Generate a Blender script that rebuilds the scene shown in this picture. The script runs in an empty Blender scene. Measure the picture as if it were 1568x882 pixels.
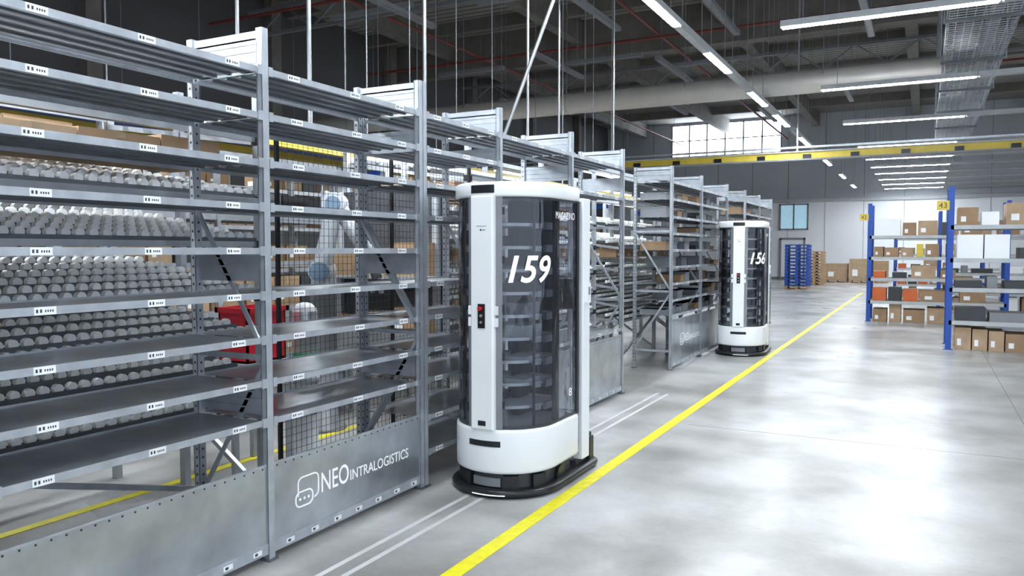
import bpy, math, random
from mathutils import Vector, Matrix
random.seed(7)
scene = bpy.context.scene
COL = scene.collection
H = 9.4

# ---------------------------------------------------------------- materials
def new_mat(name):
    m = bpy.data.materials.new(name); m.use_nodes = True
    return m, m.node_tree.nodes, m.node_tree.links, m.node_tree.nodes['Principled BSDF']

def mat(name, col, rough=.5, metal=0., var=.08, scale=6., emit=None, estr=0., coat=0., bump=0., alpha=None):
    m, n, l, b = new_mat(name)
    b.inputs['Roughness'].default_value = rough
    b.inputs['Metallic'].default_value = metal
    b.inputs['Coat Weight'].default_value = coat
    tc = n.new('ShaderNodeTexCoord'); nz = n.new('ShaderNodeTexNoise')
    nz.inputs['Scale'].default_value = scale; nz.inputs['Detail'].default_value = 4
    l.new(tc.outputs['Object'], nz.inputs['Vector'])
    rp = n.new('ShaderNodeValToRGB')
    rp.color_ramp.elements[0].position = .3; rp.color_ramp.elements[1].position = .7
    rp.color_ramp.elements[0].color = (*[max(0, c*(1-var)) for c in col], 1)
    rp.color_ramp.elements[1].color = (*[min(1, c*(1+var)) for c in col], 1)
    l.new(nz.outputs['Fac'], rp.inputs['Fac']); l.new(rp.outputs['Color'], b.inputs['Base Color'])
    if bump:
        bp = n.new('ShaderNodeBump'); bp.inputs['Strength'].default_value = bump
        l.new(nz.outputs['Fac'], bp.inputs['Height']); l.new(bp.outputs['Normal'], b.inputs['Normal'])
    if emit:
        b.inputs['Emission Color'].default_value = (*emit, 1); b.inputs['Emission Strength'].default_value = estr
    return m

M = {}
M['galv'] = mat('galvanised_steel', (.48, .51, .555), .38, .5, .14, 9)
M['galv_sheet'] = mat('galvanised_sheet', (.48, .51, .55), .28, .75, .22, 3.5)
M['galv_dark'] = mat('dark_steel', (.17, .185, .20), .5, .5, .15, 7)  # darker grey steel tone
M['hole'] = mat('punched_hole', (.03, .03, .035), .9)
M['black'] = mat('black_plastic', (.012, .013, .015), .35)
M['dark'] = mat('dark_grey_plastic', (.045, .048, .055), .45)
M['wire'] = mat('black_mesh_wire', (.05, .05, .055), .5)
M['grey'] = mat('mid_grey_plastic', (.22, .23, .25), .45)
M['tray'] = mat('tray_grey', (.72, .74, .78), .35)
M['trayback'] = mat('magazine_back_panel', (.16, .17, .19), .4)
M['white'] = mat('white_paint', (.88, .89, .90), .28, 0, .02, 3, coat=.3)
M['label'] = mat('label_paper', (.88, .89, .90), .6)
M['ink'] = mat('label_ink', (.05, .05, .06), .7)
M['letter'] = mat('white_vinyl_glow', (.9, .9, .9), .5, emit=(1, 1, 1), estr=.15)  # white vinyl with a faint added glow, though it is no lamp
M['yellow_line'] = mat('yellow_floor_paint', (.80, .72, .015), .4, 0, .10, 14)
M['yellow'] = mat('yellow_steel', (.66, .50, .07), .4)
M['blue'] = mat('blue_steel', (.02, .08, .38), .4)
M['skyblue'] = mat('light_blue_cap', (.14, .21, .29), .35)
M['red'] = mat('red_plastic', (.55, .015, .03), .4)
M['redpipe'] = mat('red_pipe', (.22, .05, .04), .5)
M['orange'] = mat('orange_carton', (.62, .14, .035), .5)
M['green'] = mat('green_plastic', (.08, .42, .22), .4)
M['card'] = mat('cardboard', (.34, .22, .13), .8, 0, .12, 5)
M['card2'] = mat('cardboard_pale', (.44, .31, .20), .8, 0, .12, 5)
M['tape'] = mat('packing_tape', (.38, .29, .19), .3)
M['roller'] = mat('roller_plastic', (.95, .96, .97), .3)
M['silver'] = mat('silver_aluminium', (.55, .57, .60), .28, .7)
M['armgrey'] = mat('arm_grey', (.46, .48, .51), .3, .2)
M['rod'] = mat('hanger_rod', (.36, .37, .38), .35, .6)
M['wood'] = mat('pallet_wood', (.45, .30, .18), .8, 0, .2, 12)
M['board'] = mat('chipboard', (.42, .37, .30), .7)
M['conc'] = mat('concrete_beam', (.20, .187, .172), .85, 0, .15, 2)
M['duct'] = mat('duct_sheet', (.66, .63, .59), .4, .3, .08, 2)
M['wall_w'] = mat('wall_white_panel', (.84, .86, .90), .5, 0, .03, .6)
M['wall_g'] = mat('wall_grey_panel', (.50, .53, .58), .6, 0, .05, .6)
M['wall_d'] = mat('wall_dark_panel', (.10, .10, .105), .7, 0, .08, .5)
M['lamp'] = mat('lamp_diffuser', (.95, .95, .95), .5, emit=(.88, .95, 1.), estr=100)
M['lampdim'] = mat('lamp_trunking', (.46, .48, .50), .5)
M['trunk'] = mat('dark_trunking', (.24, .25, .27), .5)
M['led'] = mat('led_strip', (.9, .9, .9), .5, emit=(1, .97, .92), estr=.6)
M['window'] = mat('daylight_pane', (.8, .85, .9), .2, emit=(.8, .9, 1.), estr=9)
M['window_b'] = mat('bluish_pane', (.35, .55, .68), .15, emit=(.45, .7, .85), estr=.4)
M['wear'] = mat('worn_lane_mark', (.58, .58, .58), .4)

def smoked(name, tint, gl):
    m, n, l, b = new_mat(name)
    n.remove(b)
    out = n['Material Output']
    tr = n.new('ShaderNodeBsdfTransparent'); tr.inputs['Color'].default_value = (*tint, 1)
    g = n.new('ShaderNodeBsdfGlossy'); g.inputs['Roughness'].default_value = .07
    g.inputs['Color'].default_value = (.85, .88, .95, 1)
    lw = n.new('ShaderNodeLayerWeight'); lw.inputs['Blend'].default_value = gl
    tc = n.new('ShaderNodeTexCoord'); mp = n.new('ShaderNodeMapping'); mp.inputs['Scale'].default_value = (1, 1, .25)
    nz = n.new('ShaderNodeTexNoise'); nz.inputs['Scale'].default_value = 9
    l.new(tc.outputs['Object'], mp.inputs['Vector']); l.new(mp.outputs[0], nz.inputs['Vector'])
    bp = n.new('ShaderNodeBump'); bp.inputs['Strength'].default_value = .5; bp.inputs['Distance'].default_value = .05
    l.new(nz.outputs['Fac'], bp.inputs['Height']); l.new(bp.outputs['Normal'], g.inputs['Normal'])
    l.new(bp.outputs['Normal'], lw.inputs['Normal'])
    mx = n.new('ShaderNodeMixShader')
    l.new(lw.outputs['Fresnel'], mx.inputs[0]); l.new(tr.outputs[0], mx.inputs[1]); l.new(g.outputs[0], mx.inputs[2])
    l.new(mx.outputs[0], out.inputs['Surface'])
    return m
M['smoke'] = smoked('smoked_polycarbonate', (.78, .80, .84), .40)

def floor_mat():
    m, n, l, b = new_mat('polished_concrete')
    tc = n.new('ShaderNodeTexCoord')
    def noise(s, d, rough=.5, dist=0):
        z = n.new('ShaderNodeTexNoise'); z.inputs['Scale'].default_value = s; z.inputs['Detail'].default_value = d
        z.inputs['Roughness'].default_value = rough; z.inputs['Distortion'].default_value = dist
        l.new(tc.outputs['Object'], z.inputs['Vector']); return z
    a = noise(.5, 5, .55, .2); c = noise(1.3, 5, .5); f = noise(24, 4)
    def ramp(src, p0, c0, p1, c1):
        r = n.new('ShaderNodeValToRGB'); e = r.color_ramp.elements; r.color_ramp.interpolation = 'EASE'
        e[0].position = p0; e[0].color = (*c0, 1); e[1].position = p1; e[1].color = (*c1, 1)
        l.new(src.outputs['Fac'], r.inputs['Fac']); return r
    ra = ramp(a, .30, (.31, .300, .282), .66, (.56, .56, .56))
    rc = ramp(c, .22, (.50, .49, .47), .66, (1, 1, 1))
    rf = ramp(f, .3, (.94, .94, .94), .6, (1, 1, 1))
    m1 = n.new('ShaderNodeMixRGB'); m1.blend_type = 'MULTIPLY'; m1.inputs[0].default_value = .9
    m2 = n.new('ShaderNodeMixRGB'); m2.blend_type = 'MULTIPLY'; m2.inputs[0].default_value = 1
    l.new(ra.outputs[0], m1.inputs[1]); l.new(rc.outputs[0], m1.inputs[2])
    l.new(m1.outputs[0], m2.inputs[1]); l.new(rf.outputs[0], m2.inputs[2])
    l.new(m2.outputs[0], b.inputs['Base Color'])
    rr = n.new('ShaderNodeMapRange'); rr.inputs['To Min'].default_value = .34; rr.inputs['To Max'].default_value = .24
    l.new(a.outputs['Fac'], rr.inputs['Value']); l.new(rr.outputs[0], b.inputs['Roughness'])
    return m
M['floor'] = floor_mat()

def deck_mat():
    m, n, l, b = new_mat('corrugated_deck')
    tc = n.new('ShaderNodeTexCoord'); w = n.new('ShaderNodeTexWave'); w.bands_direction = 'Y'
    w.inputs['Scale'].default_value = .9
    l.new(tc.outputs['Object'], w.inputs['Vector'])
    r = n.new('ShaderNodeValToRGB'); r.color_ramp.elements[0].color = (.14, .13, .12, 1); r.color_ramp.elements[1].color = (.36, .34, .32, 1)
    l.new(w.outputs['Fac'], r.inputs['Fac']); l.new(r.outputs[0], b.inputs['Base Color'])
    bp = n.new('ShaderNodeBump'); bp.inputs['Strength'].default_value = .8
    l.new(w.outputs['Fac'], bp.inputs['Height']); l.new(bp.outputs['Normal'], b.inputs['Normal'])
    b.inputs['Roughness'].default_value = .7
    return m
M['deck'] = deck_mat()

# ---------------------------------------------------------------- mesh builder
class MB:
    def __init__(s): s.v = []; s.f = []; s.mi = []; s.mats = []; s.sm = []
    def m(s, k):
        if k not in s.mats: s.mats.append(k)
        return s.mats.index(k)
    def add(s, vs, fs, k, smooth=False):
        o = len(s.v); s.v += [tuple(p) for p in vs]; i = s.m(k)
        for f in fs: s.f.append(tuple(a+o for a in f)); s.mi.append(i); s.sm.append(smooth)
    def mm(s, x0, x1, y0, y1, z0, z1, k):
        s.add([(x0, y0, z0), (x1, y0, z0), (x1, y1, z0), (x0, y1, z0), (x0, y0, z1), (x1, y0, z1), (x1, y1, z1), (x0, y1, z1)],
              [(0, 3, 2, 1), (4, 5, 6, 7), (0, 1, 5, 4), (1, 2, 6, 5), (2, 3, 7, 6), (3, 0, 4, 7)], k)
    def box(s, c, d, k):
        s.mm(c[0]-d[0]/2, c[0]+d[0]/2, c[1]-d[1]/2, c[1]+d[1]/2, c[2]-d[2]/2, c[2]+d[2]/2, k)
    def cyl(s, p, q, r, k, seg=12, r2=None, smooth=True):
        p = Vector(p); q = Vector(q); r2 = r if r2 is None else r2
        d = (q-p).normalized(); a = d.orthogonal().normalized(); b = d.cross(a)
        vs = []
        for P, R in ((p, r), (q, r2)):
            for i in range(seg):
                t = 2*math.pi*i/seg; vs.append(P + a*math.cos(t)*R + b*math.sin(t)*R)
        fs = [(i, (i+1) % seg, seg+(i+1) % seg, seg+i) for i in range(seg)]
        s.add(vs, fs, k, smooth)
        s.add(vs, [tuple(range(seg))[::-1], tuple(range(seg, 2*seg))], k)
    def beam(s, p, q, w, h, k):
        p = Vector(p); q = Vector(q); d = (q-p).normalized()
        up = Vector((0, 0, 1)) if abs(d.z) < .95 else Vector((0, 1, 0))
        a = d.cross(up).normalized()*w/2; b = a.normalized().cross(d).normalized()*h/2
        vs = [P+x*a+y*b for P in (p, q) for x, y in ((-1, -1), (1, -1), (1, 1), (-1, 1))]
        s.add(vs, [(0, 3, 2, 1), (4, 5, 6, 7), (0, 1, 5, 4), (1, 2, 6, 5), (2, 3, 7, 6), (3, 0, 4, 7)], k)
    def prism(s, prof, levels, k, smooth=True, caps=(True, True)):
        rings = [[(x, y, z) for x, y in prof(o)] for z, o in levels]
        n = len(rings[0]); vs = [p for r in rings for p in r]; fs = []
        for i in range(len(rings)-1):
            for j in range(n):
                a = i*n+j; b = i*n+(j+1) % n; fs.append((a, b, b+n, a+n))
        s.add(vs, fs, k, smooth)
        if caps[0]: s.add(rings[0], [tuple(range(n))[::-1]], k)
        if caps[1]: s.add(rings[-1], [tuple(range(n))], k)
    def obj(s, name, parent=None, loc=None, bevel=0, cutoff=None):
        me = bpy.data.meshes.new(name); me.from_pydata(s.v, [], s.f)
        for k in s.mats: me.materials.append(M[k])
        me.polygons.foreach_set('material_index', s.mi); me.polygons.foreach_set('use_smooth', s.sm); me.update()
        ob = bpy.data.objects.new(name, me); COL.objects.link(ob)
        if loc: ob.location = loc
        if parent: ob.parent = parent
        if bevel:
            b = ob.modifiers.new('bevel', 'BEVEL'); b.width = bevel; b.segments = 2; b.limit_method = 'ANGLE'; b.angle_limit = math.radians(50)
        return ob

def empty(name, loc=(0, 0, 0), rz=0):
    e = bpy.data.objects.new(name, None); e.location = loc; e.rotation_euler = (0, 0, rz); e.empty_display_size = .2
    COL.objects.link(e); return e

def text_geo(body, shear=0., bold=0.):
    cu = bpy.data.curves.new('txt', 'FONT'); cu.body = body; cu.shear = shear; cu.size = 1; cu.offset = bold
    cu.resolution_u = 4
    ob = bpy.data.objects.new('txt', cu); COL.objects.link(ob)
    dg = bpy.context.evaluated_depsgraph_get(); dg.update()
    me = bpy.data.meshes.new_from_object(ob.evaluated_get(dg))
    vs = [v.co.copy() for v in me.vertices]; fs = [tuple(p.vertices) for p in me.polygons]
    bpy.data.objects.remove(ob); bpy.data.meshes.remove(me)
    x0 = min(v.x for v in vs); x1 = max(v.x for v in vs); y0 = min(v.y for v in vs); y1 = max(v.y for v in vs)
    return [((v.x-x0)/(x1-x0), (v.y-y0)/(y1-y0)) for v in vs], fs, (x1-x0)/(y1-y0)

# ---------------------------------------------------------------- room
b = MB(); b.mm(-18, 12, -6, 47.5, -.2, 0, 'floor'); b.obj('floor')
b = MB(); b.mm(-18, 12, -6, 47.5, H, H+.2, 'deck'); b.obj('ceiling')
b = MB(); b.mm(-18.2, -18, -6, 47.5, 0, H, 'wall_d')
for y in range(0, 46, 6): b.mm(-18, -17.7, y, y+.4, 0, H, 'conc')
b.obj('wall_left')
b = MB(); b.mm(-18, -2.5, -6.2, -6, 0, H, 'wall_d'); b.obj('light_block_wall')  # unseen wall behind the camera, added to keep light off the left area
b = MB(); b.mm(12, 12.2, 8, 47.5, 0, H, 'wall_g')
for y in range(10, 46, 6): b.mm(11.75, 12, y, y+.4, 0, H, 'conc')
b.obj('wall_right')
b = MB(); b.mm(-18, 12, 47.5, 47.7, 0, 4.5, 'wall_w'); b.mm(-18, 12, 47.5, 47.7, 4.5, H, 'wall_g')
for x in range(-17, 12, 2): b.mm(x, x+.02, 47.485, 47.5, 0, H, 'galv_dark')
b.obj('wall_back')
b = MB(); b.mm(-18, 12, 47.3, 47.5, 4.42, 4.6, 'lampdim'); b.obj('trim_1')
b = MB(); b.mm(-18, 12, 47.46, 47.5, 0, .15, 'grey'); b.obj('baseboard_back')
def window(name, x0, x1, z0, z1, k, nx, nz=1):
    b = MB(); b.mm(x0, x1, 47.42, 47.46, z0, z1, k)
    for i in range(nx+1):
        x = x0+(x1-x0)*i/nx; b.mm(x-.04, x+.04, 47.38, 47.48, z0-.05, z1+.05, 'grey')
    for i in range(nz+1):
        z = z0+(z1-z0)*i/nz; b.mm(x0-.05, x1+.05, 47.38, 47.48, z-.03, z+.03, 'grey')
    b.obj(name)
window('window_1', -13.8, -7.4, 7.35, 9.25, 'window', 6, 2)
window('window_2', -7.4, -5.9, 2.9, 4.3, 'window_b', 2)
b = MB(); b.mm(-7.3, -6.1, 47.4, 47.44, .16, 2.3, 'wall_w'); b.mm(-7.4, -7.3, 47.36, 47.45, .0, 2.4, 'grey'); b.mm(-6.1, -6.0, 47.36, 47.45, 0, 2.4, 'grey')
b.mm(-7.4, -6.0, 47.36, 47.45, 2.3, 2.4, 'grey'); b.box((-6.3, 47.38, 1.05), (.12, .04, .03), 'black'); b.obj('door_1')

b = MB()
for x in (-15.5, -10.5, -5.5, -.5, 4.5, 9.5):
    b.mm(x-.18, x+.18, -5.9, 47.3, H-.75, H, 'conc')
for y in range(3, 45, 4):
    b.mm(-18, 12, y-.12, y+.12, H-.4, H, 'conc')
for y in (13, 25):
    b.mm(-18, 12, y-.25, y+.25, H-1.3, H, 'conc')
b.obj('ceiling_beams')
b = MB()
for x in (-13, -7): b.cyl((x, -5, H-1.4), (x, 47, H-1.4), .045, 'redpipe', 8)
for y in (15.5, 22.5, 30.5):
    b.cyl((-17.5, y, H-1.5), (11.5, y, H-1.5), .045, 'redpipe', 8)
for x in (-13, -7):
    for y in range(0, 46, 5): b.cyl((x, y, H-1.4), (x, y, H), .012, 'grey', 6)
b.obj('sprinkler_pipes')
b = MB()
for y in (17, 29):
    for z in (H-1.5, H-.8): b.mm(-17.6, 11.7, y-.05, y+.05, z-.05, z+.05, 'trunk')
    x = -17.2; up = True
    while x < 10.5:
        b.beam((x, y, H-1.5 if up else H-.8), (x+1.0, y, H-.8 if up else H-1.5), .05, .05, 'trunk'); x += 1.0; up = not up
b.obj('roof_truss')

b = MB(); b.cyl((-17.6, 18.4, 5.38), (.3, 18.4, 5.38), .25, 'duct', 28)
for x in [-17+3*i for i in range(6)]:
    b.cyl((x-.02, 18.4, 5.38), (x+.02, 18.4, 5.38), .26, 'duct', 28)
    b.cyl((x, 18.17, 5.42), (x, 18.17, H), .01, 'grey', 6)
b.obj('ventilation_duct')

b = MB()
for x in (.25, 1.2): b.mm(x-.02, x+.02, 7.5, 29, 5.25, 5.42, 'galv')
for i in range(9): x = .25+.95*i/8; b.mm(x-.006, x+.006, 7.5, 29, 5.25, 5.262, 'galv')
y = 7.5
while y < 29: b.mm(.25, 1.2, y-.006, y+.006, 5.24, 5.252, 'galv'); y += .14
y = 8
while y < 29:
    b.mm(.2, 1.25, y-.025, y+.025, 5.19, 5.24, 'galv_dark')
    for x in (.2, 1.25): b.cyl((x, y, 5.2), (x, y, H), .012, 'galv', 6)
    y += 3
b.mm(.4, .7, 7.5, 29, 5.262, 5.30, 'dark'); b.mm(.8, .95, 7.5, 29, 5.262, 5.30, 'grey')
b.obj('cable_tray')

b = MB(); Y = 21.8
b.mm(-16, 11, Y-.06, Y+.06, 4.08, 4.25, 'yellow'); b.mm(-16, 11, Y-.10, Y+.10, 4.25, 4.28, 'lampdim')
b.mm(-16, 11, Y-.10, Y+.10, 4.04, 4.08, 'trunk')
x = -15.5
while x < 11: b.mm(x, x+.2, Y-.09, Y-.06, 4.06, 4.19, 'black'); x += 1.15
b.mm(-16, 11, Y-.03, Y+.03, 4.36, 4.41, 'galv')
b.mm(-7.0, -6.6, Y-.2, Y+.2, 3.85, 4.04, 'blue'); b.cyl((-6.8, Y, 3.85), (-6.8, Y, 3.3), .015, 'dark', 8)
for x in (-15, -9, -3, 3, 9): b.cyl((x, Y, 4.27), (x, Y, H), .025, 'galv', 8)
b.obj('overhead_crane')

# ---------------------------------------------------------------- lights
def strip_light(x0, x1, y0, y1, z=4.9, k='lamp', hk='lampdim'):
    b = MB(); w = .07; hr = .006
    if x1-x0 > y1-y0:
        c = (y0+y1)/2
        b.mm(x0, x1, c-w, c+w, z, z+.09, hk); b.mm(x0+.02, x1-.02, c-w*.8, c+w*.8, z-.012, z-.001, k)
        for x in (x0+.3, x1-.3): b.cyl((x, c, z+.09), (x, c, H), hr, 'trunk', 6)
    else:
        c = (x0+x1)/2
        b.mm(c-w, c+w, y0, y1, z, z+.09, hk); b.mm(c-w*.8, c+w*.8, y0+.02, y1-.02, z-.012, z-.001, k)
        for y in (y0+.3, y1-.3): b.cyl((c, y, z+.09), (c, y, H), hr, 'trunk', 6)
    return b.obj('strip_light' if k == 'lamp' else 'lamp_trunking')
for y in (2, 7, 11.9, 16.9, 21.7, 26.7, 30.5, 33.5, 36.4, 39.5, 42.5, 45.5):
    strip_light(-1.9, .8, y, y+.14)
    strip_light(.82, 4.6, y, y+.14, 4.9, 'lampdim')
    if y in (7, 16.9, 26.7, 36.4): strip_light(4.7, 7.9, y, y+.14)
for a, c in ((3, 5.6), (6.4, 9.0), (9.65, 11.15), (12.9, 14.5), (16.5, 18.2), (19.5, 21.5), (23.7, 25.8), (30, 32), (36, 38), (42, 44)):
    strip_light(-3.27, -3.13, a, c)
for a, c in ((11.16, 12.88), (14.52, 16.48), (18.22, 19.48), (22.2, 23.68), (25.82, 29.98)):
    strip_light(-3.27, -3.13, a, c, 4.9, 'lampdim')
strip_light(-3.9, -3.76, .6, 2.7, 3.25)  # added lamp out of view, brightens the front of the roller tracks
strip_light(-5.4, -5.26, 1.4, 3.2, 3.5)  # second unseen lamp, added to light the flow rack from above
strip_light(-4.7, -4.56, 5.3, 6.9, 3.02)
for y in (8, 12.5): strip_light(-5.2, -5.06, y, y+1.5, 3.05)
for x in (-8.9, -13.5):
    for a in (3, 9.5, 16, 23): strip_light(x, x+.14, a, a+2.4, 3.55)
for x, a in ((-3.8, 14.5), (-6.0, 13), (-6.0, 19), (-8.5, 17), (-9.4, 11), (-12.0, 22), (-1.2, 16), (-2.2, 24), (-7.5, 24), (-10.5, 26), (-5, 27)):
    strip_light(x, x+.14, a, a+3.2, 6.4, 'trunk', 'trunk')
for x, y in ((-12, 14), (-8.5, 14.6), (-13, 20), (-9, 20.4), (-6.5, 22), (-3, 26), (1.5, 20), (4, 24)):
    strip_light(x, x+2.2, y, y+.14, 6.9, 'trunk', 'trunk')

# ---------------------------------------------------------------- floor markings
b = MB(); b.mm(-2.20, -2.10, -4, 34, .0005, .003, 'yellow_line'); b.obj('floor_marking_line')
b = MB(); b.mm(-4.86, -4.78, -1, 6, .0005, .003, 'yellow_line'); b.obj('floor_marking_line')
b = MB()
for x in (-2.78, -2.66): b.mm(x, x+.035, -2, 9, .0004, .0015, 'wear')
b.obj('floor_lane_mark')
b = MB()
for y in (7.5, 14.0, 26): b.mm(-2.0, 12, y, y+.006, .0003, .001, 'conc')
for x in (.9, 5.5): b.mm(x, x+.006, -5, 47, .0003, .001, 'conc')
b.obj('floor_expansion_joint')

# ---------------------------------------------------------------- storage racks
XF = -3.13; DEP = .55
LV = [2.66, 2.42, 2.17, 1.935, 1.70, 1.46, 1.22, .985, .77]
def storage_rack(frames, levels_per_bay, panels, top=2.88, name='storage_rack', base=.05, side_plates=(), fill=()):
    root = empty(name, (XF, frames[0], 0)); oy = frames[0]
    xb = -DEP
    b = MB()
    for i, fy in enumerate(frames):
        y = fy-oy
        for x in (-.02, xb):
            b.mm(x-.02, x+.02, y-.022, y-.017, .01, top, 'galv'); b.mm(x-.02, x+.02, y+.017, y+.022, .01, top, 'galv')
            b.mm(x+.016, x+.022, y-.022, y+.022, .01, top, 'galv'); b.mm(x-.022, x-.016, y-.022, y+.022, .01, top, 'galv')
            b.mm(x-.035, x+.035, y-.035, y+.035, 0, .012, 'galv_dark')
            z = .1
            while z < top-.05:
                if x < -.1:
                    b.mm(x-.006, x+.004, y-.0235, y-.021, z, z+.014, 'hole')
                    b.mm(x+.0215, x+.0232, y-.005, y+.005, z, z+.012, 'hole')
                z += .05
        for z in (.25, 1.1, 1.95, 2.8): b.mm(xb, -.02, y-.012, y+.012, z, z+.03, 'galv')
        for z0, z1 in ((.28, 1.1), (1.95, 1.12)): b.beam((xb, y, z0), (-.02, y, z1), .012, .025, 'galv')
        b.mm(xb+.02, -.04, y-.006, y+.006, top-.2, top-.01, 'galv')
        for q in range(3): b.mm(xb+.02, -.04, y-.012, y+.012, top-.18+q*.06, top-.165+q*.06, 'galv')
        for zp in side_plates:
            b.mm(xb+.02, -.04, y-.006, y+.006, zp, zp+.15, 'galv')
            for q in range(3): b.mm(xb+.02, -.04, y-.012, y+.012, zp+.03+q*.045, zp+.04+q*.045, 'galv')
    b.obj('uprights', root)
    s = MB(); lab = MB(); bins = MB()
    for i in range(len(frames)-1):
        y0 = frames[i]-oy+.024; y1 = frames[i+1]-oy-.024
        for z in levels_per_bay[i]:
            s.mm(xb+.01, -.012, y0, y1, z-.003, z, 'galv_sheet')
            s.mm(-.012, -.006, y0, y1, z-.022, z+.012, 'galv'); s.mm(-.03, -.012, y0, y1, z-.022, z-.019, 'galv')
            s.mm(xb, xb+.006, y0, y1, z-.022, z+.008, 'galv')
            for k in range(4):
                xx = xb+.1+k*.11; s.mm(xx, xx+.02, y0+.01, y1-.01, z-.014, z-.003, 'galv_dark')
            for yy in (y0, y1-.03): s.mm(-.01, 0.004, yy, yy+.03, z-.03, z+.02, 'galv')
            L = y1-y0
            for t in (.15, .52, .86):
                yc = y0+L*t+random.uniform(-.02, .02)
                lab.mm(-.006, -.003, yc-.045, yc+.045, z-.021, z+.011, 'label')
                lab.mm(-.003, -.0022, yc-.038, yc-.030, z-.012, z+.002, 'ink'); lab.mm(-.003, -.0022, yc-.022, yc-.014, z-.012, z+.002, 'ink')
                for q in range(4): lab.mm(-.003, -.0022, yc-.002+q*.010, yc+.003+q*.010, z-.010, z-.001, 'ink')
            if i in fill and z < 2.5:
                yy = y0+.05
                while yy < y1-.35:
                    d = random.uniform(.2, .34)
                    if random.random() < .7:
                        hh = random.uniform(.07, .15)
                        k = random.choice(['grey', 'dark', 'grey', 'galv_dark', 'card'])
                        bins.mm(xb+.05, -.12, yy, yy+d, z+.001, z+hh, k); bins.mm(xb+.04, -.11, yy-.008, yy+d+.008, z+hh-.015, z+hh, k)
                    yy += d+.04
        if panels[i]:
            zt = panels[i]
            s.mm(-.014, -.008, y0, y1, base+.05, zt, 'galv_sheet'); s.mm(-.016, -.002, y0, y1, base-.01, base+.05, 'galv')
            s.mm(-.02, -.006, y0, y1, zt-.004, zt+.006, 'galv')
            n = 22
            for q in range(n):
                yy = y0+.03+(y1-y0-.06)*q/(n-1); s.mm(-.008, -.006, yy-.004, yy+.004, zt-.02, zt-.012, 'hole')
            for q in range(7):
                yy = y0+.12+(y1-y0-.2)*q/6; lab.mm(-.002, .0005, yy-.03, yy+.03, base+.004, base+.03, 'label'); lab.mm(.0005, .001, yy-.02, yy+.0, base+.01, base+.024, 'ink')
    s.obj('shelves', root); lab.obj('shelf_labels', root)
    if fill: bins.obj('storage_bins', root)
    return root

def rack_logo(root, ylocal, z, s=1.0):
    x = -.0065
    t = MB()
    def put(body, y0, w, z0, h, bold=0):
        vs, fs, ar = text_geo(body, 0, bold)
        t.add([(x, y0+u*w, z0+v*h) for u, v in vs], fs, 'letter')
    put('NEO', ylocal+.24*s, .25*s, z+.04*s, .12*s, .006)
    put('INTRALOGISTICS', ylocal+.505*s, .62*s, z+.045*s, .066*s, .006)
    def rr(cy, cz, w, h, r):
        pts = []
        for q, (a0, sy, sz) in enumerate(((0, 1, 1), (90, -1, 1), (180, -1, -1), (270, 1, -1))):
            for k in range(6):
                a = math.radians(a0+k*18); pts.append((x, cy+sy*(w/2-r)+r*math.cos(a), cz+sz*(h/2-r)+r*math.sin(a)))
        return pts
    def outline(pts, wd, closed=True):
        n = len(pts)
        for i in range(n if closed else n-1): t.beam(pts[i], pts[(i+1) % n], .002, wd, 'letter')
    bk = rr(ylocal+.13*s, z+.105*s, .17*s, .14*s, .035*s)
    # open outline: lower-left corner (third quadrant) is hidden behind the front bubble
    outline(bk[18:]+bk[:13], .008*s, False)
    outline(rr(ylocal+.095*s, z+.05*s, .14*s, .085*s, .035*s), .008*s)
    for k in range(3): t.box((x, ylocal+(.06+.035*k)*s, z+.05*s), (.002, .014*s, .014*s), 'letter')
    t.obj('logo_lettering', root)

fr = [.21, 1.67, 3.13, 4.59]
ra = storage_rack(fr, [LV, LV, LV], [.53, .53, .53], side_plates=(1.53, .80))
rack_logo(ra, 3.30-fr[0], .22)
LV2 = [2.66, 2.42, 2.17, 1.935, 1.46, 1.22, .985, .77, .5, .25]
rb = storage_rack([4.64, 5.77, 7.27, 8.785], [LV2, [2.66, 2.17, 1.5, .77], [2.66, 2.3, .77]], [0, .7, .7], side_plates=(2.4,))
rc = storage_rack([10.82, 12.47, 14.3], [LV, LV], [.7, .7], fill=(0, 1))
rack_logo(rc, .45, .3)
rd = storage_rack([15.9, 17.4, 18.9], [LV, LV], [.7, .7], fill=(0, 1))

def carton(b, x0, y0, z0, dx, dy, dz, k='card'):
    b.mm(x0, x0+dx, y0, y0+dy, z0, z0+dz, k)
    if k in ('card', 'card2'):
        b.mm(x0-.001, x0+dx+.001, y0+dy/2-.025, y0+dy/2+.025, z0+dz*.75, z0+dz+.001, 'tape')
        b.mm(x0+dx*.15, x0+dx*.4, y0-.002, y0, z0+dz*.2, z0+dz*.5, 'label')
        b.mm(x0+dx, x0+dx+.002, y0+dy*.15, y0+dy*.33, z0+dz*.2, z0+dz*.45, 'label')

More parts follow.
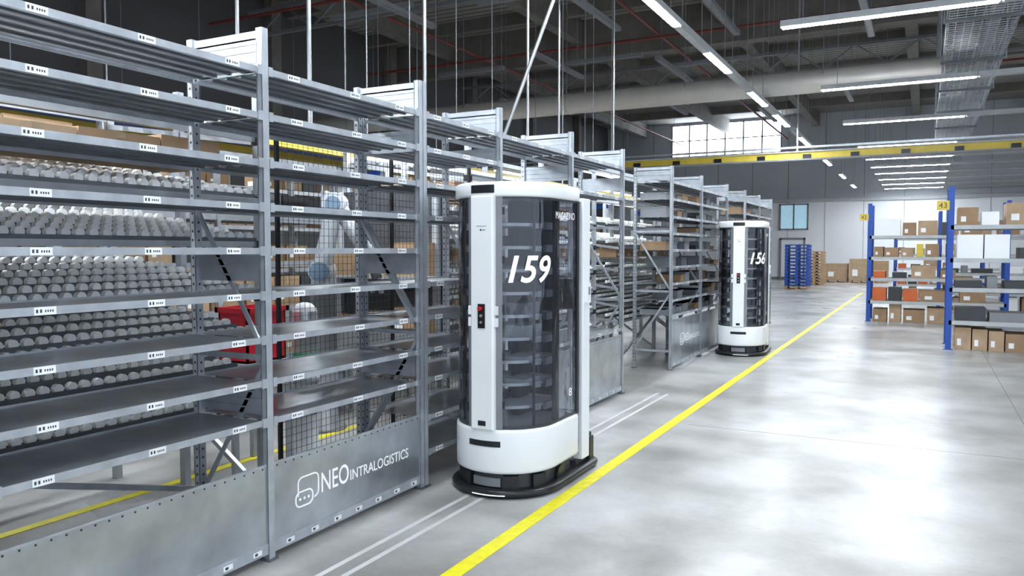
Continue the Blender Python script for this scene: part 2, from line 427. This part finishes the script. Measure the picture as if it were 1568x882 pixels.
# ---------------------------------------------------------------- roller flow racks
def flow_rack(y0, y1, x0=-3.95, x1=-5.45, levels=(2.47, 2.08, 1.80, 1.47, 1.20, .94, .70), boxes=(2.08,), tilt=.24, nr=7):
    root = empty('roller_flow_rack', (x0, y0, 0)); L = y1-y0; W = x1-x0
    b = MB()
    for y in (0, L/2, L):
        for x in (0, W/2, W):
            b.mm(x-.025, x+.025, y-.025, y+.025, 0, 2.78, 'galv')
        for z in levels: b.beam((W, y, z+tilt-.11), (0, y, z-.08), .03, .035, 'galv')
        b.beam((0, y, .1), (W/2, y, .6), .03, .03, 'galv'); b.beam((W/2, y, .6), (W, y, .1), .03, .03, 'galv')
        for z in levels: b.mm(-.03, .03, y-.03, y+.03, z-.1, z-.04, 'black')
    b.beam((0, 0, .12), (0, L/2, .62), .03, .03, 'galv'); b.beam((0, L, .12), (0, L/2, .62), .03, .03, 'galv')
    b.mm(0-.02, .02, 0, L, 2.74, 2.78, 'galv'); b.mm(W-.02, W+.02, 0, L, 2.74, 2.78, 'galv')
    b.mm(W-.02, W+.02, 0, L, .2, .25, 'galv')
    b.obj('frame', root)
    r = MB()
    for z in levels:
        for i in range(nr):
            x = W*(i+.12)/nr
            zz = z+tilt*(i/nr)
            r.mm(x-.022, x-.019, 0, L, zz-.06, zz-.022, 'galv_dark')
            r.mm(x+.019, x+.022, 0, L, zz-.06, zz-.022, 'galv_dark')
            y = .03
            while y < L:
                r.cyl((x-.018, y, zz-.010), (x+.018, y, zz-.010), .026, 'roller', 10); y += .076
        r.mm(-.006, .006, 0, L, z-.08, z-.045, 'silver'); r.mm(W-.006, W+.006, 0, L, z+tilt-.08, z+tilt-.02, 'silver')
    r.obj('roller_tracks', root)
    c = MB()
    for z in boxes:
        for q, xx in enumerate((-.55, -1.15)):
            y = .05
            while y < L-.5:
                d = random.uniform(.35, .5); carton(c, xx, y, z+.035+tilt*(-xx/abs(W)), .45, d, random.uniform(.12, .17), random.choice(['card', 'card2'])); y += d+random.choice([.01, .02, .1])
    c.obj('cartons', root)
    return root
flow_rack(.3, 3.75, -3.82, -5.3)
flow_rack(6.6, 9.9, boxes=(2.08, 1.47, .94))
flow_rack(11.0, 14.2, boxes=(1.47,))

def carton_shelf(y0, y1, xf, dep, levels, name='carton_shelving', dens=.8, post='galv'):
    root = empty(name, (xf, y0, 0)); L = y1-y0; b = MB(); c = MB()
    n = max(1, round(L/1.9))
    for i in range(n+1):
        y = L*i/n
        for x in (0, -dep): b.mm(x-.03, x+.03, y-.03, y+.03, 0, levels[-1]+.7, post)
        for z in levels: b.mm(-dep, 0, y-.015, y+.015, z-.07, z-.03, post)
    for z in levels:
        b.mm(-.02, .02, 0, L, z-.08, z, post); b.mm(-dep-.02, -dep+.02, 0, L, z-.08, z, post); b.mm(-dep, 0, 0, L, z-.02, z, 'board')
        y = .08
        while y < L-.6:
            d = random.uniform(.3, .55)
            if random.random() < dens: carton(c, -dep+.15, y, z, dep-.2, d, random.uniform(.2, .42), random.choice(['card', 'card', 'card2', 'card', 'grey', 'dark']))
            y += d+.04
    b.obj('frame', root); c.obj('cartons', root); return root
carton_shelf(.5, 9, -7.7, .8, [.3, .95, 1.55, 2.15], dens=.95)
carton_shelf(10, 19.5, -7.4, .8, [.3, .95, 1.55, 2.15], dens=.95)
carton_shelf(4, 16, -12.3, .8, [.4, 1.3, 2.2, 3.0], post='galv')

b = MB()
for x in (-6.0, -6.7):
    b.mm(x-.05, x+.05, 0, 20, 2.78, 2.92, 'yellow')
b.mm(-6.62, -6.08, 0, 20, 2.84, 2.88, 'blue')
y = .2
while y < 20: b.cyl((-6.62, y, 2.93), (-6.08, y, 2.93), .03, 'roller', 8); y += .12
for y in (.5, 4.2, 8, 12, 16, 19.5):
    for x in (-6.0, -6.7): b.mm(x-.04, x+.04, y-.04, y+.04, 0, 2.78, 'galv')
    b.mm(-6.7, -6.0, y-.03, y+.03, 2.6, 2.7, 'blue')
b.obj('elevated_conveyor')

b = MB()
for x, y, r, z0 in ((-4.2, 3.95, .013, 2.9), (-4.2, 4.66, .017, 2.62), (-4.2, 6.23, .017, 2.62), (-4.2, 8.4, .017, 2.9), (-4.2, 9.3, .014, 2.9), (-4.2, 11.3, .014, 2.9),
                    (-5.8, 7.4, .009, 2.9), (-5.8, 13, .010, 2.9), (-8.5, 6, .012, 3), (-8.5, 13, .012, 3)):
    b.cyl((x, y, z0), (x, y, H), r, 'rod', 10)
b.mm(-4.23, -4.17, 3.9, 14.3, 2.86, 2.91, 'galv')
b.mm(-5.83, -5.77, .5, 14.3, 2.98, 3.04, 'galv')
b.mm(-8.53, -8.47, 4, 14.3, 2.95, 3.05, 'galv')
b.cyl((-4.30, 7.90, 2.88), (-3.62, 8.24, 4.95), .022, 'rod', 10)
b.cyl((-3.62, 8.24, 4.95), (-2.25, 8.95, H), .022, 'rod', 10)
b.obj('conveyor_suspension_rods')

b = MB(); X = -3.76; t = .0012
y = 3.85
while y < 6.3: b.mm(X-t, X+t, y-t, y+t, .12, 2.5, 'wire'); y += .05
z = .15
while z < 2.5: b.mm(X-t, X+t, 3.85, 6.3, z-t, z+t, 'wire'); z += .05
for y in (3.85, 5.1, 6.3): b.mm(X-.012, X+.012, y-.012, y+.012, 0, 2.55, 'black')
for z in (.12, 2.5): b.mm(X-.01, X+.01, 3.85, 6.3, z-.01, z+.01, 'black')
b.obj('wire_mesh_fence')

# ---------------------------------------------------------------- robot arm
root = empty('robot_arm', (-5.02, 5.72, 0)); O = Vector((-5.02, 5.72, 0))
b = MB()
b.prism(lambda o: [(.16*math.cos(t*math.pi/12)*o, .16*math.sin(t*math.pi/12)*o) for t in range(24)], [(0, 1.3), (.03, 1.3), (.03, .8), (1.3, .8), (1.3, 1.0), (1.34, 1.0)], 'grey')
def P(x, y, z): return Vector((x, y, z))-O
base = P(-5.02, 5.72, 1.34); sh = P(-5.02, 5.72, 1.50); el = P(-4.90, 5.78, 2.13); fa = P(-4.62, 5.88, 1.68); wr = P(-4.57, 5.91, 1.57); tip = P(-4.54, 5.92, 1.43)
side = Vector((.45, -.89, 0))
b.cyl(base, sh, .11, 'armgrey', 20)
b.cyl(sh-side*.09, sh+side*.12, .11, 'armgrey', 20); b.cyl(sh+side*.12, sh+side*.15, .09, 'skyblue', 20)
u0 = sh+side*.06; u1 = el+side*.06
b.cyl(u0, u1, .09, 'armgrey', 20, .075)
b.cyl(el-side*.06, el+side*.13, .105, 'armgrey', 20); b.cyl(el+side*.13, el+side*.155, .07, 'skyblue', 20); b.cyl(el-side*.085, el-side*.06, .082, 'skyblue', 20)
f0 = el-side*.02
b.cyl(f0, fa, .08, 'armgrey', 20, .065)
b.cyl(fa-side*.06, fa+side*.07, .08, 'armgrey', 18); b.cyl(fa+side*.07, fa+side*.09, .055, 'skyblue', 18)
b.cyl(fa, wr, .065, 'armgrey', 18); b.cyl(wr-side*.05, wr+side*.06, .07, 'armgrey', 18); b.cyl(wr+side*.06, wr+side*.075, .048, 'skyblue', 18)
b.cyl(wr, tip, .05, 'dark', 16); b.box(tip+Vector((0, 0, -.03)), (.14, .1, .05), 'black')
for sx in (-.05, .05): b.box(tip+Vector((sx, 0, -.09)), (.02, .05, .09), 'grey')
b.obj('arm_body', root)
b = MB()
b.prism(lambda o: [(o*math.cos(t*math.pi/14), o*math.sin(t*math.pi/14)) for t in range(28)],
        [(0, .14), (.02, .14), (.03, .1), (.6, .1), (.62, .115), (.66, .115), (.68, .1), (1.05, .1), (1.06, .13), (1.1, .13), (1.12, .1), (1.22, .095), (1.26, .06), (1.27, .02)], 'lampdim')
b.cyl((0, 0, 1.1), (0, 0, 1.2), .102, 'silver', 24); b.cyl((0, 0, .8), (0, 0, .86), .104, 'green', 24); b.cyl((0, 0, .36), (0, 0, .38), .104, 'dark', 24)
b.obj('conveyor_beacon_post', None, (-4.5, 4.9, 0))
b = MB()
b.mm(-.22, .22, -.3, .3, .80, .84, 'galv')
for x in (-.2, .2):
    for y in (-.28, .28): b.mm(x-.02, x+.02, y-.02, y+.02, 0, .8, 'galv')
b.obj('work_table', None, (-4.65, 4.38, 0))
b = MB()
for (x0, x1, y0, y1) in ((-.15, .15, -.2, -.185), (-.15, .15, .185, .2), (-.15, -.135, -.2, .2), (.135, .15, -.2, .2)): b.mm(x0, x1, y0, y1, 0, .42, 'red')
b.mm(-.15, .15, -.2, .2, 0, .015, 'red'); b.mm(-.17, .17, -.22, -.19, .38, .42, 'red'); b.mm(-.17, .17, .19, .22, .38, .42, 'red'); b.mm(.14, .17, -.22, .22, .38, .42, 'red'); b.mm(-.17, -.14, -.22, .22, .38, .42, 'red')
b.obj('red_bin', None, (-4.65, 4.48, .84))
b = MB()
b.mm(-5.45, -4.1, 6.12, 6.5, .7, .82, 'galv_dark'); b.mm(-5.45, -4.1, 6.08, 6.12, .68, .9, 'silver')
for x in (-5.4, -4.2):
    for y in (6.2, 6.42): b.mm(x-.03, x+.03, y-.03, y+.03, 0, 2.3, 'galv')
b.mm(-5.45, -4.1, 6.12, 6.5, 1.42, 1.45, 'galv')
b.mm(-5.45, -4.1, 6.46, 6.5, .9, 2.3, 'dark')
for z in (.82, 1.45):
    for i in range(3): carton(b, -5.38+i*.41, 6.15, z, .36, .3, .22+.05*((i*7) % 3), ['card', 'card2', 'card'][i])
b.obj('packing_conveyor')

# ---------------------------------------------------------------- warehouse robot
def stadium(r, yb, rc=.07, n=20):
    def f(o):
        R = r+o; pts = []
        for i in range(n+1):
            a = math.pi + math.pi*i/n; pts.append((R*math.cos(a), R*math.sin(a)))
        c = rc
        Yb = yb+o
        for k in range(6):
            a = math.radians(k*18); pts.append((R-c+c*math.cos(a), Yb-c+c*math.sin(a)))
        for k in range(6):
            a = math.radians(90+k*18); pts.append((-R+c+c*math.cos(a), Yb-c+c*math.sin(a)))
        return pts
    return f

def arc_patch(b, r, a0, a1, z0, z1, k, th=.004, n=14):
    vs = []; fs = []
    for i in range(n+1):
        a = math.radians(a0+(a1-a0)*i/n)
        for R in (r, r+th):
            for z in (z0, z1): vs.append((R*math.cos(a), R*math.sin(a), z))
    for i in range(n):
        o = i*4; p = o+4
        fs += [(o+2, p+2, p+3, o+3), (o, o+1, p+1, p), (o+1, o+3, p+3, p+1), (o, p, p+2, o+2)]
    fs += [(0, 2, 3, 1), (n*4, n*4+1, n*4+3, n*4+2)]
    b.add(vs, fs, k)

def robot(loc, number, rz=0):
    root = empty('warehouse_picking_robot', loc, rz)
    R = .375
    b = MB()
    b.prism(stadium(R+.035, .84, .16), [(0, -.03), (.012, -.02), (.02, 0), (.045, .004), (.06, -.012), (.062, -.05)], 'black')
    b.prism(stadium(R-.05, .45, .1), [(.06, 0), (.17, 0)], 'dark')
    for a in (-155, -120, -60, -25):
        arc_patch(b, R-.06, a-9, a+9, .06, .15, 'black', .045, 5)
    arc_patch(b, R-.05, -108, -72, .07, .13, 'grey', .02, 6)
    for sx in (-1, 1): b.cyl((sx*(R-.09), .15, .075), (sx*(R-.02), .15, .075), .072, 'black', 20)
    for sx in (-1, 1): b.cyl((sx*(R-.12), .72, .05), (sx*(R-.06), .72, .05), .045, 'black', 16)
    arc_patch(b, R+.034, -100, -66, .027, .033, 'led', .006, 10)
    b.mm(-.34, .34, .45, .80, .06, .10, 'dark')
    b.obj('base', root)
    b = MB()
    b.prism(stadium(R+.005, .43, .05), [(.165, -.02), (.172, -.004), (.19, 0), (.45, 0), (.468, -.004), (.475, -.02)], 'white')
    arc_patch(b, R+.002, -108, -71, .355, .395, 'black', .006, 10)
    b.obj('lower_shell', root)
    b = MB()
    b.mm(-.20, .20, .36, .39, .48, 2.06, 'trayback'); b.mm(-.03, .03, .10, .36, .48, 2.06, 'dark')
    z = .60
    prof = stadium(.285, .26, .03, 16)
    while z < 2.0:
        b.prism(prof, [(z, 0), (z+.008, 0)], 'tray')
        b.prism(prof, [(z+.008, .002), (z+.022, .002)], 'tray', caps=(False, False))
        for sx in (-1, 1):
            hh = random.choice([0, .03, .06, .09])
            if hh: b.mm(sx*.13-.08, sx*.13+.08, -.16, .12, z+.009, z+.009+hh, random.choice(['grey', 'dark', 'lampdim', 'dark']))
            b.mm(sx*.31-.015, sx*.31+.012, -.05, .05, z-.02, z+.03, 'silver')
        arc_patch(b, .30, -30, -14, z-.015, z+.02, 'silver', .006, 3)
        z += .158
    for a in (-150, -30):
        t = math.radians(a); b.cyl((.325*math.cos(t), .325*math.sin(t), .47), (.325*math.cos(t), .325*math.sin(t), 2.07), .010, 'dark', 8)
    for sx in (-1, 1):
        b.mm(sx*.315-.02, sx*.315+.02, .10, .14, .47, 2.07, 'dark')
    b.obj('tray_magazine', root)
    b = MB(); b.prism(stadium(R-.012, .415, .03, 36), [(.47, 0), (2.065, 0)], 'smoke', caps=(False, False)); b.obj('smoked_cover', root)
    b = MB()
    for z in (.478, 2.045): b.prism(stadium(R-.01, .415, .03), [(z, 0), (z+.018, 0)], 'dark', caps=(False, False))
    for sx in (-1, 1):
        b.mm(sx*(R-.012)-.006, sx*(R-.012)+.006, .385, .425, .475, 2.06, 'black')
        b.mm(sx*(R-.03)-.03, sx*(R-.03)+.03, .425, .445, .2, 2.06, 'galv')
    arc_patch(b, R-.012, -76, -69, .48, 2.06, 'grey', .006, 3); arc_patch(b, R-.012, -111, -104, .48, 2.06, 'grey', .006, 3)
    for z in (.62, .95, 1.28, 1.61, 1.94):
        arc_patch(b, R-.008, -69, -66.5, z, z+.05, 'black', .008, 2)
    b.obj('cover_frame', root)
    b = MB()
    b.prism(stadium(R+.008, .435, .05, 30), [(2.06, -.015), (2.064, -.003), (2.075, 0), (2.14, 0), (2.155, -.006), (2.163, -.02), (2.166, -.05)], 'white')
    arc_patch(b, R+.005, -104, -77, 2.085, 2.140, 'black', .006, 8)
    b.mm(-.08, .08, -.05, .25, 2.165, 2.172, 'white')
    b.obj('top_cap', root)
    b = MB(); w = .088
    b.mm(-w, w, -R-.022, -R+.045, .47, 2.07, 'white')
    b.obj('front_column', root, bevel=.012)
    b = MB(); yf = -R-.022
    b.mm(-.027, .027, yf-.008, yf, 1.17, 1.335, 'black')
    b.cyl((0, yf-.008, 1.305), (0, yf-.03, 1.305), .011, 'red', 14); b.cyl((0, yf-.03, 1.305), (0, yf-.036, 1.305), .015, 'red', 14)
    b.cyl((0, yf-.008, 1.255), (0, yf-.016, 1.255), .010, 'silver', 12); b.cyl((0, yf-.008, 1.21), (0, yf-.016, 1.21), .009, 'silver', 12)
    for sx in (-1, 1):
        b.mm(sx*(w+.012)-.012, sx*(w+.012)+.012, yf+.01, yf+.035, 1.18, 1.24, 'white'); b.mm(sx*(w+.012)-.012, sx*(w+.012)+.012, yf+.01, yf+.035, 1.26, 1.32, 'white')
    b.mm(-.03, .03, yf-.003, yf, .500, .535, 'black'); b.mm(-.04, .04, yf-.002, yf, 1.86, 1.865, 'galv')
    b.mm(-.012, .0, yf-.002, yf, 1.83, 1.842, 'dark'); b.mm(.005, .03, yf-.002, yf, 1.833, 1.839, 'grey')
    b.obj('control_panel', root, bevel=.002)
    b = MB()
    for sx in (-1, 1):
        b.mm(sx*.335-.04, sx*.335+.04, .49, .63, .10, 2.09, 'white')
        b.mm(sx*.335-.015, sx*.335+.015, .475, .49, .15, 2.05, 'galv')
    b.mm(-.30, .30, .50, .62, 2.02, 2.09, 'white')
    b.obj('lift_mast', root, bevel=.012)
    b = MB()
    b.mm(-.29, .29, .50, .56, 1.25, 1.48, 'galv_dark'); b.mm(-.2, .2, .46, .50, 1.30, 1.42, 'black')
    b.mm(.375, .395, .53, .60, 1.30, 1.45, 'white'); b.mm(-.395, -.375, .53, .60, 1.30, 1.45, 'white')
    b.mm(.395, .398, .55, .58, 1.36, 1.42, 'grey')
    b.mm(.29, .37, .655, .73, .06, .24, 'black'); b.cyl((.33, .70, .24), (.33, .70, .27), .03, 'dark', 14)
    b.obj('gripper_carriage', root, bevel=.004)
    t = MB()
    def curved(body, ac, wd, z0, h, shear=0, bold=0, k='letter'):
        vs, fs, ar = text_geo(body, shear, bold); out = []
        for u, v in vs:
            s = (u-.5)*wd; a = math.radians(ac)+s/R; out.append(((R-.003)*math.cos(a), (R-.003)*math.sin(a), z0+v*h))
        t.add(out, fs, k)
    def flat(body, y0, wd, z0, h, k='letter'):
        vs, fs, ar = text_geo(body, 0, 0); t.add([(R-.004, y0+u*wd, z0+v*h) for u, v in vs], fs, k)
    curved(number, -37, .34, 1.475, .19, .25, .02)
    flat('MAGAZINO', .0, .33, 1.92, .05)
    flat('8', .24, .05, .63, .06)
    t.obj('lettering', root)
    return root
robot((-2.65, 5.0, 0), '159')
robot((-2.63, 13.1, 0), '156', math.radians(4))

# ---------------------------------------------------------------- blue pallet racks
def pallet_rack(x0, x1, y0, dep, levels, top, loads, bays=1, sign=None):
    root = empty('pallet_rack', (x0, y0, 0)); b = MB(); W = x1-x0
    for i in range(bays+1):
        x = W*i/bays
        for y in (0, dep):
            b.mm(x-.045, x+.045, y-.03, y+.03, 0, top, 'blue'); b.mm(x-.07, x+.07, y-.06, y+.06, 0, .01, 'blue')
        z = .15; up = True
        while z < top-.5:
            b.beam((x, 0 if up else dep, z), (x, dep if up else 0, z+.45), .03, .03, 'blue'); z += .45; up = not up
    for z in levels:
        b.mm(0, W, -.03, .0, z-.07, z, 'lampdim'); b.mm(0, W, dep, dep+.03, z-.07, z, 'lampdim'); b.mm(0.02, W-.02, 0, dep, z-.02, z, 'board')
    b.obj('frame', root)
    if sign:
        s = MB(); s.mm(-.22, -.03, -.04, -.031, top-.40, top-.24, 'yellow')
        vs, fs, ar = text_geo(sign); s.add([(-.19+u*.12, -.042, top-.365+v*.09) for u, v in vs], fs, 'ink'); s.obj('bay_sign', root)
    c = MB()
    for z, row in zip([0.0]+levels, loads):
        for (xx, w, h, k) in row: carton(c, xx, .05, z+.001, w, min(dep-.1, .6), h, k)
    c.obj('cartons', root)
    return root
L1 = [[(.1, .24, .38, 'card2'), (.36, .22, .36, 'card2'), (.6, .22, .34, 'card2'), (.84, .3, .3, 'card'), (1.5, .4, .4, 'white'), (2.0, .5, .4, 'card')],
      [(.1, .45, .22, 'dark'), (.6, .5, .15, 'grey'), (1.2, .3, .25, 'card'), (1.6, .4, .15, 'dark')],
      [(.08, .4, .12, 'dark'), (.55, .15, .2, 'grey'), (.8, .5, .12, 'dark'), (1.5, .5, .2, 'white')],
      [(.1, .38, .40, 'white'), (.5, .36, .40, 'white'), (1.0, .25, .18, 'dark'), (1.3, .4, .25, 'card')],
      [(.1, .3, .3, 'card'), (.45, .25, .22, 'white'), (.8, .45, .36, 'card2'), (1.4, .5, .4, 'card')]]
pallet_rack(.4, 3.2, 15.3, .95, [.5, 1.06, 1.56, 2.12], 2.78, L1, 1, '43')
L2 = [[(.1, .3, .3, 'card'), (.45, .25, .42, 'card2'), (.75, .45, .3, 'card'), (1.25, .35, .36, 'card2'), (1.9, .5, .3, 'card')],
      [(.08, .3, .3, 'orange'), (.42, .28, .32, 'dark'), (.74, .3, .28, 'orange'), (1.1, .6, .26, 'card'), (1.9, .5, .3, 'card')],
      [(.1, .25, .16, 'orange'), (.5, .3, .14, 'dark'), (.9, .5, .3, 'card2'), (1.5, .3, .2, 'card')],
      [(.1, .2, .24, 'card'), (.32, .3, .22, 'card'), (.68, .25, .2, 'card2'), (1.0, .14, .3, 'yellow'), (1.18, .28, .3, 'card'), (1.6, .4, .3, 'card2')],
      [(.15, .5, .40, 'white'), (.7, .28, .3, 'card'), (1.02, .4, .34, 'card2'), (1.5, .14, .3, 'dark'), (1.9, .4, .3, 'card')]]
pallet_rack(-1.15, 1.65, 20.5, .95, [.5, 1.04, 1.54, 2.04], 2.8, L2, 1, '42')
pallet_rack(.4, 5.8, 25.3, .95, [.5, 1.06, 1.56, 2.12], 2.8, L1, 2, None)
pallet_rack(-.9, 4.5, 31.0, .95, [.5, 1.06, 1.56, 2.12], 2.8, L2, 2, None)

def pallet_geo(b, z, k, w=1.0, d=.8):
    for i in range(5): b.mm(i*w/5+.01, i*w/5+w/5-.05, 0, d, z+.12, z+.145, k)
    for y in (0, d/2-.05, d-.1):
        b.mm(0, w, y, y+.1, z, z+.02, k); b.mm(0, w, y, y+.1, z+.1, z+.12, k)
        for x in (0, w/2-.06, w-.12): b.mm(x, x+.12, y, y+.1, z+.02, z+.1, k)
b = MB()
pallet_geo(b, 0, 'wood')
for i in range(1, 13): pallet_geo(b, i*.15, 'blue')
b.obj('pallet_stack', None, (-5.35, 35.7, 0))
b = MB()
for i in range(11): pallet_geo(b, i*.15, 'wood', .8, 1.2)
b.obj('pallet_stack', None, (-5.1, 40.5, 0))
def floor_carton(loc, w, d, h, k='card'):
    b = MB(); pallet_geo(b, 0, 'wood', w, d); carton(b, 0, 0, .146, w, d, h, k)
    b.mm(w*.02, w*.98, -.004, 0, .146+h*.9, .146+h*.91, 'tape'); b.obj('cardboard_box', None, loc)
floor_carton((-4.6, 44.2, 0), 1.1, .9, .85, 'card2'); floor_carton((-3.4, 44.0, 0), 1.0, .9, 1.1, 'card2'); floor_carton((-2.3, 44.5, 0), .7, .8, 1.0, 'card')

# ---------------------------------------------------------------- camera and world
cam = bpy.data.cameras.new('camera'); co = bpy.data.objects.new('camera', cam); COL.objects.link(co)
co.location = (0, 0, 1.7); co.rotation_euler = (math.radians(90-2.77), 0, math.radians(27.7))
cam.lens = 27.55; cam.sensor_width = 36; cam.clip_end = 200
scene.camera = co
w = bpy.data.worlds.new('world'); scene.world = w; w.use_nodes = True
bg = w.node_tree.nodes['Background']; bg.inputs[0].default_value = (.78, .88, 1, 1); bg.inputs[1].default_value = 1.6
scene.view_settings.view_transform = 'Standard'
scene.view_settings.look = 'None'
scene.view_settings.exposure = .32
scene.view_settings.gamma = .97
